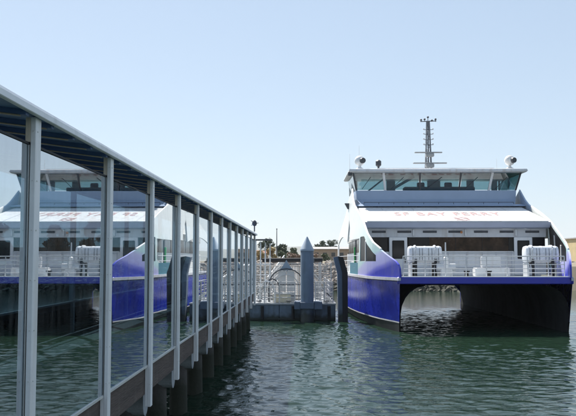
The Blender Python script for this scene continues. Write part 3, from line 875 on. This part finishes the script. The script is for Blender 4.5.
for s in (-1, 1):
    # bulwark below the window, the narrow band above it, and the upper wing with its arched opening
    side_panel(s, [(y, interp(TOP, y)) for y in (37.0, 37.03, 37.05, 37.12, 37.2, 37.35, 37.5, 37.8, 38.2, 38.6, 39.0, 39.4, 39.95)], lambda y: 2.535, 'bow_bulwark', M['wing'])
    side_panel(s, [(y, 3.28) for y in np.linspace(39.955, 44.9, 20)], lambda y: 2.535, 'bulwark', M['wing'])
    def wing_bottom(y):
        if y < 44.1:
            return max(3.283, min(interp(TOP, y) - .46, 4.62) if s < 0 else interp(TOP, y) - .16)
        return max(4.55, interp(TOP, y) - 1.9 if y > 49 else 4.55)
    side_panel(s, dense(TOP, 39.96, 47.8, 32), wing_bottom, 'wing', M['wing'])
    side_panel(s, dense(TOP, 47.81, 50.3, 14), wing_bottom, 'wing_tip', M['wing'] if s < 0 else M['ship_slab'])  # port tip takes slab blue, standing in for shade on its inner face
    side_panel(s, dense(AFT, 50.35, 62, 20), lambda y: 4.55 + .5 * max(0, 1 - ((y - 56) / 6) ** 2) - .12 - (.0), 'wing_aft', M['wing'])
    side_panel(s, [(y, 4.548) for y in (44.12, 44.3, 44.5)], lambda y: 3.284, 'wing_pillar', M['wing'])
    side_panel(s, [(y, 4.40 + .03) for y in (61.2, 61.6, 61.98)], lambda y: 2.535, 'wing_pillar', M['ship_white'])
    side_panel(s, [(y, min(interp(TOP, y) - .48, 4.6) if s < 0 else interp(TOP, y) - .18) for y in (40.0, 40.4, 41.0, 41.8, 42.4, 42.8, 43.6, 44.1)], lambda y: 3.29, 'wing_window', M['wing_glass'], .03, .03)
    for yy in ((42.2,) if s < 0 else (41.6, 42.9)):
        side_panel(s, [(yy, interp(TOP, yy) - .5), (yy + .12, interp(TOP, yy + .12) - .5)], lambda y: 3.25, 'window_mullion', M['ship_white'], .12, -.01)
    # bright cap along the swoop
    cap = [(XC + s * (interp(OUT, y) - .065 - .09 * max(0, z - 4.2)), y, z + .03) for y, z in dense(TOP, 39.3, 50.3 if s < 0 else 47.8, 40)]
    MB().path(cap, .05, 8).build('swoop_cap', M['ship_white'], fy, smooth=True)
    # side rails in the opening
    for zz in (2.9, 3.3, 3.6):
        MB().path([(XC + s * (interp(OUT, y) - .08), y, zz) for y in np.linspace(44.95, 61.2, 9)], .022).build('side_rail', M['rail'], fy)
    # side light board
    MB().bevbox(XC + s * 5.32 - .06, XC + s * 5.32 + .06, 46.9, 47.1, 3.15, 4.1, .01).build('side_light_board', M['green'] if s < 0 else M['orange'], fy)
    MB().tube((XC + s * 5.30, 46.6, 2.5), (XC + s * 5.30, 46.6, 4.5), .035).build('side_post', M['metal_dark'], fy)
    side_panel(s, [(y, 3.2) for y in np.linspace(44.95, 49, 6)], lambda y: 2.535, 'teal_screen', M['teal'], .05, .04)

# main cabin
u0 = 4.95
MB().box(XC - u0, XC + u0, 44.12, 61.6, 2.502, 3.80).build('cabin_lower', M['ship_white'], fy)
MB().box(XC - u0, XC + u0, 44.12, 61.6, 4.62, 5.06).build('cabin_upper', M['ship_grey'], fy)
MB().box(XC - u0 + .12, XC + u0 - .12, 44.35, 61.5, 3.802, 4.618).build('cabin_core', M['dark_inside'], fy)
# front window row: separate panes with mullions between doors
edges = [-4.93, -4.0, -3.55]
def front_pane(a, c, m='brown_reflection'):
    MB().box(XC + a, XC + c, 44.16, 44.2, 3.803, 4.617).build('front_window', M[m], fy)
for (a, c, m) in ((-4.9, -3.72, 'cabin_glass'), (-2.58, -1.45, 'cabin_glass'), (-1.42, .0, 'brown_reflection'), (.03, 1.45, 'brown_reflection'), (1.48, 2.9, 'brown_reflection'), (2.93, 3.2, 'cabin_glass'), (4.18, 4.9, 'cabin_glass')):
    front_pane(a, c, m)
for u in (-1.435, .015, 1.465, 2.915):
    MB().box(XC + u - .012, XC + u + .012, 44.14, 44.2, 3.803, 4.617).build('window_mullion', M['dark_inside'], fy)
for uc in (-3.15, 3.68):
    d = MB().bevbox(XC + uc - .5, XC + uc + .5, 44.02, 44.115, 2.51, 4.60, .03).build('door', M['ship_white'], fy)
    MB().bevbox(XC + uc - .33, XC + uc + .33, 43.995, 44.03, 3.42, 4.42, .03).build('door_window', M['cabin_glass'], d)
    MB().box(XC + uc + .36, XC + uc + .40, 43.96, 44.02, 3.2, 3.42).build('door_handle', M['metal_dark'], d)
for s in (-1, 1):
    for y in np.arange(45, 59.5, 2.2):
        MB().box(XC + s * (u0 - .07) - .03, XC + s * (u0 - .07) + .03, y + .08, y + 2.1, 3.81, 4.61).build('side_window', M['cabin_glass'], fy)
# fascia under the sloping roof with recessed lights
MB().prism([(43.62, 5.12), (44.1, 5.065), (44.1, 5.40), (43.42, 5.40)], 'x', XC - 5.02, XC + 5.02).build('roof_lip', M['ship_lip'], fy)
for u in np.arange(-4.2, 4.4, 1.4):
    MB().bevbox(XC + u - .38, XC + u + .38, 44.085, 44.118, 4.84, 4.96, .01).build('soffit_light', M['metal_dark'], fy)
for u in (-2.3, .55, 3.3):
    MB().bevbox(XC + u - .05, XC + u + .05, 44.03, 44.12, 4.66, 5.03, .01).build('fascia_bracket', M['rail'], fy)
MB().tube((XC + .28, 44.1, 4.88), (XC + .28, 43.85, 4.86), .03, .07).build('rust_mark', M['orange'], fy)  # small tube standing for the orange rust mark on the fascia
for u in (-4.6, -2.45, -1.43, -.4, .6, 1.45, 2.2, 3.05, 4.4):
    MB().box(XC + u - .025, XC + u + .025, 44.085, 44.118, 2.52, 3.78).build('bulkhead_stiffener', M['ship_grey'], fy)
for zz in (3.72, 2.95):
    MB().tube((XC - 2.5, 44.0, zz), (XC + 3.1, 44.0, zz), .022).build('storm_rail', M['rail'], fy)
MB().box(XC - 4.9, XC + 4.9, 44.09, 44.119, 4.6, 4.64).build('window_head', M['ship_grey'], fy)
MB().box(XC - 2.6, XC + 3.15, 44.06, 44.118, 3.78, 3.83).build('window_sill', M['ship_white'], fy)
# sloping white roof over the cabin front
sl = [(-5.05, 43.4, 5.403), (5.05, 43.4, 5.403)]
b = MB()
b.prism([(43.4, 5.403), (49.9, 6.74), (49.9, 6.5), (44.2, 5.403)], 'x', XC - 5.0, XC + 5.0)
b.build('sloping_roof', M['ship_white'], fy)
slope = (6.74 - 5.403) / (49.9 - 43.4)
def text_part(body, size, u, y, name, m, stretch):
    cu = bpy.data.curves.new(name, 'FONT'); cu.body = body; cu.size = size; cu.align_x = 'CENTER'; cu.extrude = .004
    cu.space_character = 1.18; cu.offset = .011
    tmp = bpy.data.objects.new(name, cu); COL.objects.link(tmp)
    dg = bpy.context.evaluated_depsgraph_get()
    me = bpy.data.meshes.new_from_object(tmp.evaluated_get(dg))
    bpy.data.objects.remove(tmp, do_unlink=True)
    me.materials.clear(); me.materials.append(m)
    o = bpy.data.objects.new(name, me); COL.objects.link(o)
    place(o, Vector((XC + u, y, 5.403 + (y - 43.4) * slope + .012)), fy)
    o.rotation_euler = (math.atan(slope), 0, 0)
    o.scale = (1, stretch, 1)
    return o
text_part('SF BAY FERRY', .86, -.05, 45.75, 'lettering', M['text_red'], 2.0)
b = MB()
def onroof(u, y, dz=.012): return (XC + u, y, 5.403 + (y - 43.4) * slope + dz)
for j in range(3):
    ys = 44.0 + j * .42
    pts = [(.05 + .11 * k, ys + .16 * math.sin(k * 1.25 + j)) for k in range(8)]
    top = [onroof(u, y + .10) for u, y in pts]; bot = [onroof(u, y - .10) for u, y in pts]
    b.loft([bot, top])
b.build('wave_logo', M['text_red'], fy, fix=False)
for u in (-3.9, -1.2, 1.4):
    MB().bevbox(XC + u - .14, XC + u + .14, 49.2, 49.5, 6.58, 6.72, .02).build('deck_fitting', M['metal_dark'], fy)

for u in (-3.6, -1.75, 1.85, 3.7):
    b = MB()
    b.loft([[onroof(u - .02, 43.5, .001), onroof(u + .02, 43.5, .001)], [onroof(u - .02, 43.5, .016), onroof(u + .02, 43.5, .016)], [onroof(u - .02, 49.0, .016), onroof(u + .02, 49.0, .016)]])
    b.build('roof_seam', M['ship_grey'], fy, fix=False)
MB().tube((XC - 4.9, 43.46, 5.44), (XC + 4.9, 43.46, 5.44), .03).build('roof_gutter', M['ship_grey'], fy)
# bridge front below the windows
YW = 50.3
b = MB()
b.loft([[(XC - 4.72, 49.55, 6.70), (XC + 4.72, 49.55, 6.70), (XC + 4.95, 52, 6.70), (XC - 4.95, 52, 6.70)],
        [(XC - 4.98, YW, 7.15), (XC + 4.98, YW, 7.15), (XC + 5.1, 52, 7.15), (XC - 5.1, 52, 7.15)],
        [(XC - 5.02, YW, 7.72), (XC + 5.02, YW, 7.72), (XC + 5.12, 52, 7.72), (XC - 5.12, 52, 7.72)]], closed=True, cap=True)
b.build('bridge_front', M['ship_slab'], fy)
b = MB()
b.loft([[(XC - 5.2, 48.9, 6.64), (XC + 5.55, 48.9, 6.64), (XC + 5.2, 51.8, 6.64), (XC - 5.2, 51.8, 6.64)],
        [(XC - 4.9, 49.3, 6.78), (XC + 5.0, 49.3, 6.78), (XC + 5.0, 51.8, 6.78), (XC - 4.9, 51.8, 6.78)]], closed=True, cap=True)
b.build('bridge_sill_deck', M['ship_slab'], fy)
MB().tube((XC - 4.6, 49.35, 6.9), (XC + 4.6, 49.35, 6.9), .018).build('bridge_rail', M['metal_dark'], fy)
for u in np.arange(-4.6, 4.7, .92):
    MB().tube((XC + u, 49.35, 6.76), (XC + u, 49.35, 6.9), .014, n=6).build('bridge_rail_post', M['metal_dark'], fy)
# bridge roof, pillars and panes (front leans forward at the top)
b = MB()
b.loft([[(XC - 5.45, 49.45, 8.79), (XC + 5.45, 49.45, 8.79), (XC + 5.45, 55.5, 8.79), (XC - 5.45, 55.5, 8.79)],
        [(XC - 5.52, 49.38, 8.86), (XC + 5.52, 49.38, 8.86), (XC + 5.52, 55.6, 8.86), (XC - 5.52, 55.6, 8.86)],
        [(XC - 5.48, 49.42, 8.98), (XC + 5.48, 49.42, 8.98), (XC + 5.48, 55.5, 8.98), (XC - 5.48, 55.5, 8.98)],
        [(XC - 4.9, 50.2, 9.09), (XC + 4.9, 50.2, 9.09), (XC + 4.9, 55.2, 9.09), (XC - 4.9, 55.2, 9.09)]], closed=True, cap=True)
b.build('bridge_roof', M['ship_grey'], fy)
def wp(u, t, dy=0.0):           # t 0..1 from sill to head on the leaning front
    return (XC + u * (1 + .045 * t), YW - .45 * t + dy, 7.722 + 1.066 * t)
us = [-5.0, -3.18, -1.0, 1.45, 3.32, 5.0]
for k, u in enumerate(us):
    w = .07 if k in (1, 4) else .045
    mt = M['ship_white'] if k in (1, 4) else M['metal_dark']
    b = MB(); b.loft([[wp(u - w, 0), wp(u + w, 0), wp(u + w, 0, .14), wp(u - w, 0, .14)], [wp(u - w, 1), wp(u + w, 1), wp(u + w, 1, .14), wp(u - w, 1, .14)]], closed=True, cap=True)
    b.build('bridge_pillar', mt, fy)
for k in range(5):
    a, c = us[k] + .075, us[k + 1] - .075
    b = MB(); b.loft([[wp(a, .03, .05), wp(c, .03, .05), wp(c, .03, .062), wp(a, .03, .062)], [wp(a, .97, .05), wp(c, .97, .05), wp(c, .97, .062), wp(a, .97, .062)]], closed=True, cap=True)
    pane = b.build('bridge_window', M['bridge_glass'], fy)
    wv = MB().tube(wp(a + .3, .08, .02), wp((a + c) / 2 + .1, .75, .02), .016).build('wiper', M['metal_dark'], pane)
for s in (-1, 1):
    b = MB(); b.loft([[(XC + s * 5.02, 50.45, 7.73), (XC + s * 5.05, 55, 7.73), (XC + s * 5.03, 55, 7.73), (XC + s * 5.0, 50.45, 7.73)],
                      [(XC + s * 5.24, 50.05, 8.78), (XC + s * 5.27, 55, 8.78), (XC + s * 5.25, 55, 8.78), (XC + s * 5.22, 50.05, 8.78)]], closed=True, cap=True)
    b.build('bridge_side_window', M['bridge_glass'], fy)
    for yy in (52.4, 54.95):
        MB().bevbox(XC + s * 5.12 - .06, XC + s * 5.12 + .06, yy, yy + .12, 7.73, 8.78, .01).build('bridge_pillar', M['ship_white'], fy)
# bridge back wall with openings, console, chairs
MB().box(XC - 5.0, XC + 5.0, 52.01, 55.2, 7.55, 7.719).build('bridge_floor', M['console'], fy)
for (a, c) in ((-5.0, -4.6), (-2.6, -2.0), (.2, 1.1), (2.9, 3.4), (4.6, 5.0)):
    MB().box(XC + a, XC + c, 55.05, 55.15, 7.722, 8.785).build('bridge_back_wall', M['ship_grey'], fy)
MB().box(XC - 4.59, XC + 4.59, 55.06, 55.14, 7.722, 8.0).build('bridge_back_wall', M['console'], fy)
MB().bevbox(XC - 1.9, XC + 2.6, 51.0, 51.8, 7.725, 8.02, .05).build('console', M['console'], fy)
for u in (-.6, 1.2):
    MB().bevbox(XC + u - .25, XC + u + .25, 52.6, 52.75, 7.73, 8.45, .06).build('chair', M['dark_inside'], fy)
MB().tube((XC - 4.2, 51, 7.74), (XC - 3.0, 51.6, 8.7), .05).build('inside_strut', M['ship_white'], fy)
MB().tube((XC - 2.6, 51, 7.9), (XC - 1.2, 51.6, 8.72), .09).build('inside_strut', M['ship_white'], fy)
# aft upper deck
MB().box(XC - 4.5, XC + 4.5, 52.02, 60.5, 5.063, 7.54).build('upper_cabin', M['ship_white'], fy)
for s in (-1, 1):
    for y in np.arange(53, 59, 2.2):
        MB().box(XC + s * 4.5 - .02, XC + s * 4.5 + .02, y, y + 1.9, 6.1, 7.0).build('upper_window', M['cabin_glass'], fy)
# loudspeaker box on the starboard wing
MB().prism([(2.75, 6.98), (3.15, 6.98), (3.1, 6.72), (2.95, 6.6)], 'y', 51.2, 51.6).build('loudspeaker', M['metal_dark'], fy)
MB().box(3.1, 3.5, 51.35, 51.45, 6.85, 6.92).build('loudspeaker_bracket', M['metal_dark'], fy)

# mast with radars
mx = XC - .12; my = 52.4
ms = MB()
for (a, c) in ((-1, -1), (1, -1), (1, 1), (-1, 1)):
    ms.tube((mx + a * .19, my + c * .16, 9.05), (mx + a * .085, my + c * .08, 12.5), .04, .03, 6)
hz_ = 9.3; fl_ = 1
while hz_ < 12.3:
    w0 = .19 - (hz_ - 9.05) / 3.45 * .105; w1 = .19 - (hz_ + .3 - 9.05) / 3.45 * .105
    for c in (-1, 1):
        ms.tube((mx - fl_ * w0, my + c * w0 * .9, hz_), (mx + fl_ * w1, my + c * w1 * .9, hz_ + .3), .02, n=5)
        ms.tube((mx + c * w0, my - fl_ * w0 * .9, hz_), (mx + c * w1, my + fl_ * w1 * .9, hz_ + .3), .02, n=5)
    hz_ += .3; fl_ = -fl_
ms.tube((mx, my, 9.05), (mx, my, 12.5), .05, .05, 8)
mast = ms.build('mast', M['mast_grey'], fy)
for zz, a, c, t in ((9.62, -1.05, 1.15, .06), (10.32, -.95, .85, .05)):
    MB().bevbox(mx + a, mx + c, my - .42, my - .26, zz, zz + .08, .02).build('radar_bar', M['console'], mast)
    MB().bevbox(mx - .02 - .2, mx + .32, my - .45, my - .13, zz - .24, zz - .005, .04).build('radar_gearbox', M['console'], mast)
for zz in (10.9, 11.25, 11.6, 11.9):
    for s in (-1, 1):
        MB().tube((mx, my - .1, zz), (mx + s * .3, my - .1, zz), .018, n=6).build('mast_arm', M['metal_dark'], mast)
        MB().lathe([(.02, zz - .02), (.045, zz), (.045, zz + .08), (.02, zz + .1)], mx + s * .3, my - .1, 8).build('mast_light', M['ship_grey'], mast)
MB().tube((mx - .5, my, 12.46), (mx + .55, my, 12.50), .03).build('mast_crosstree', M['metal_dark'], mast)
for dx, h in ((-.45, .16), (-.22, .2), (.0, .34), (.26, .12), (.5, .2)):
    b = MB(); b.tube((mx + dx, my, 12.44), (mx + dx, my, 12.44 + h), .02, n=6); b.lathe([(.02, 12.44 + h - .1), (.07, 12.44 + h - .06), (.07, 12.44 + h), (.02, 12.44 + h + .04)], mx + dx, my, 8)
    b.build('mast_sensor', M['metal_dark'], mast)
# domes, search lights and whips on the roof
def searchlight(x, y, z, face, sc=1.0):
    b = MB(); b.lathe([(.26 * sc, z), (.24 * sc, z + .1 * sc), (.1 * sc, z + .2 * sc), (.08 * sc, z + .34 * sc)], x, y, 14)
    o = b.build('searchlight', M['ship_white'], fy, smooth=True)
    b = MB(); zc = z + .6 * sc; r = .33 * sc
    pr = [(r * math.sin(a), zc - r * math.cos(a)) for a in np.linspace(.12, 3.02, 12)]
    b.lathe(pr, x, y, 18); b.build('dome', M['ship_white'], o, smooth=True)
    b = MB(); b.tube((x + face * .12 * sc, y - .18 * sc, zc), (x + face * .2 * sc, y - .40 * sc, zc - .02), .2 * sc, .17 * sc, 14)
    b.build('lens', M['metal_dark'], o)
searchlight(XC - 4.75, 50.7, 9.05, 1)
searchlight(XC + 4.75, 50.7, 9.05, 1)
b = MB(); b.tube((XC - 3.55, 50.8, 9.05), (XC - 3.55, 50.8, 9.3), .06)
o = b.build('horn_speaker', M['metal_dark'], fy)
MB().bevbox(XC - 3.72, XC - 3.38, 50.62, 51.0, 9.28, 9.72, .09).build('horn_box', M['metal_dark'], o)
for u, h in ((-5.35, 1.2), (4.05, .9), (-4.75, 1.75)):
    MB().tube((XC + u, 51.2, 8.95), (XC + u, 51.2, 8.95 + h), .014, .006, 6).build('whip_antenna', M['ship_grey'], fy)
MB().bevbox(XC - 5.55, XC - 5.3, 49.6, 49.9, 8.6, 8.85, .03).build('roof_corner_light', M['metal_dark'], fy)
MB().box(XC - 3.6, XC + 3.7, 50.4, 50.44, 9.12, 9.15).build('roof_rail', M['ship_grey'], fy)

# bow railing
yr = 37.45
ux = [-3.72, -2.7, -1.75, -.8, .15, 1.1, 2.05, 3.0, 3.75]
for u in ux:
    MB().tube((XC + u, yr, 2.55), (XC + u, yr, 3.52), .024).build('rail_post', M['rail'], fy)
for k in range(len(ux) - 1):
    for zz in (2.76, 2.95, 3.14, 3.33, 3.52):
        MB().tube((XC + ux[k], yr, zz), (XC + ux[k + 1], yr, zz), .026 if zz > 3.5 else .018, n=6).build('rail', M['rail'], fy)
# anchor windlass, jack staff, deck gear
w = MB().bevbox(XC - 1.78, XC - 1.2, 38.6, 39.1, 2.502, 2.95, .06).build('windlass', M['ship_white'], fy)
MB().tube((XC - 1.95, 38.8, 2.98), (XC - 1.05, 38.8, 2.98), .2, n=14).build('drum', M['rail'], w, smooth=True)
MB().bevbox(XC - 1.62, XC - 1.4, 38.55, 38.8, 2.9, 3.5, .04).build('motor', M['ship_white'], w)
MB().tube((XC - 1.52, 38.7, 3.4), (XC - 1.52, 38.7, 4.2), .04, .03).build('jack_staff', M['rail'], fy)
st = MB().bevbox(XC + .35, XC + 2.1, 40.8, 41.5, 2.502, 2.95, .04).build('deck_locker', M['ship_white'], fy)
MB().bevbox(XC + .7, XC + 1.7, 41.0, 41.2, 2.955, 3.55, .05).build('locker_back', M['ship_grey'], fy)
for u in (-.6, .45):
    b = MB(); b.lathe([(.16, 2.503), (.1, 2.56), (.09, 2.75), (.15, 2.8), (.15, 2.84)], XC + u, 38.3, 12); b.build('bollard', M['rubber'], fy, smooth=True)
b = MB()
for k in range(3):
    pts = [(XC + 3.2 + (.28 - .03 * k) * math.cos(a), 38.4 + (.28 - .03 * k) * math.sin(a), 2.53 + .05 * k) for a in np.linspace(0, 6.0, 18)]
    b.path(pts, .025)
b.build('mooring_rope', M['cream'], fy)

# life raft canisters in cradles on the fore deck
def raft(name, label, u, y):
    x = XC + u
    t = thing(name, label, 'life raft', (x, y, 2.502), 'life raft canisters on the bow')
    n = 22; L = .80; r = .43; zc = 3.62
    rings = []
    for xx, rr in ((-L, .80), (-L + .02, .93), (-L + .07, .99), (-L + .10, 1.0), (-L + .11, 1.025), (-L + .16, 1.025), (-L + .17, 1.0), (-.03, 1.0), (-.025, 1.025), (.025, 1.025), (.03, 1.0), (L - .17, 1.0), (L - .16, 1.025), (L - .11, 1.025), (L - .10, 1.0), (L - .07, .99), (L - .02, .93), (L, .80)):
        ring = []
        for k in range(n):
            a = 2 * math.pi * k / n
            cy, cz = math.cos(a), math.sin(a)
            q = (abs(cy) ** 4 + abs(cz) ** 4) ** -.25 * .94      # squarish barrel
            ring.append((x + xx, y + r * rr * cy * q, zc + r * rr * cz * q))
        rings.append(ring)
    MB().loft(rings, closed=True, cap=True).build('canister', M['canvas'], t, smooth=True)
    b = MB()
    b.loft([[(x - L * .98, y - r * 1.03, zc - .02), (x + L * .98, y - r * 1.03, zc - .02)], [(x - L * .98, y - r * 1.03, zc + .035), (x + L * .98, y - r * 1.03, zc + .035)]])
    b.build('seam', M['ship_grey'], t, fix=False)
    for dx in (-.48, .48):
        pts = [(x + dx, y + (r + .035) * math.cos(a) * (abs(math.cos(a)) ** 4 + abs(math.sin(a)) ** 4) ** -.25 * .94, zc + (r + .035) * math.sin(a) * (abs(math.cos(a)) ** 4 + abs(math.sin(a)) ** 4) ** -.25 * .94) for a in np.linspace(-1.2, 4.34, 26)]
        MB().path(pts, .03).build('strap', M['rail'], t)
        cr = MB(); cr.prism([(y - .5, 2.505), (y - .42, 2.505), (y - .36, 3.0), (y - .25, 3.16), (y + .25, 3.16), (y + .36, 3.0), (y + .42, 2.505), (y + .5, 2.505), (y + .5, 3.2), (y + .44, 3.42), (y + .3, 3.25), (y - .3, 3.25), (y - .44, 3.42), (y - .5, 3.2)], 'x', x + dx - .05, x + dx + .05)
        cr.build('cradle', M['rubber'], t)
    for dx in (-.7, .7):
        MB().box(x + dx - .04, x + dx + .04, y - .4, y + .4, 2.505, 3.2).build('leg', M['rail'], t)
    MB().box(x - .78, x + .78, y - .46, y - .40, 2.9, 2.97).build('cross_bar', M['rail'], t)
    for dx in (-.62, -.3, -.16, .14, .3, .62):
        MB().path([(x + dx, y - r * .98, zc + .3), (x + dx, y - r * 1.06, zc + .1), (x + dx, y - r * 1.06, zc - .28)], .011).build('lashing', M['metal_dark'], t)
    return t
raft('life_raft', 'white life raft canister on the bow nearer the boarding float', -2.43, 39.4)
raft('life_raft', 'white life raft canister at the far right of the bow', 3.22, 39.4)

# ------------------------------------------------------------------ sea air
hz = MB().box(-4600, 4600, -700, 9700, -6, 190).build('haze', M['water'])
hm = bpy.data.materials.new('haze'); hm.use_nodes = True
hn = hm.node_tree; hn.nodes.remove(hn.nodes['Principled BSDF'])
pv = hn.nodes.new('ShaderNodeVolumePrincipled')
pv.inputs['Color'].default_value = (.86, .92, 1, 1)
pv.inputs['Density'].default_value = .00009
pv.inputs['Anisotropy'].default_value = .2
hn.links.new(pv.outputs[0], hn.nodes['Material Output'].inputs['Volume'])
hz.data.materials.clear(); hz.data.materials.append(hm)
hz['kind'] = 'stuff'; hz['label'] = 'thin sea haze over the harbour'; hz['category'] = 'haze'
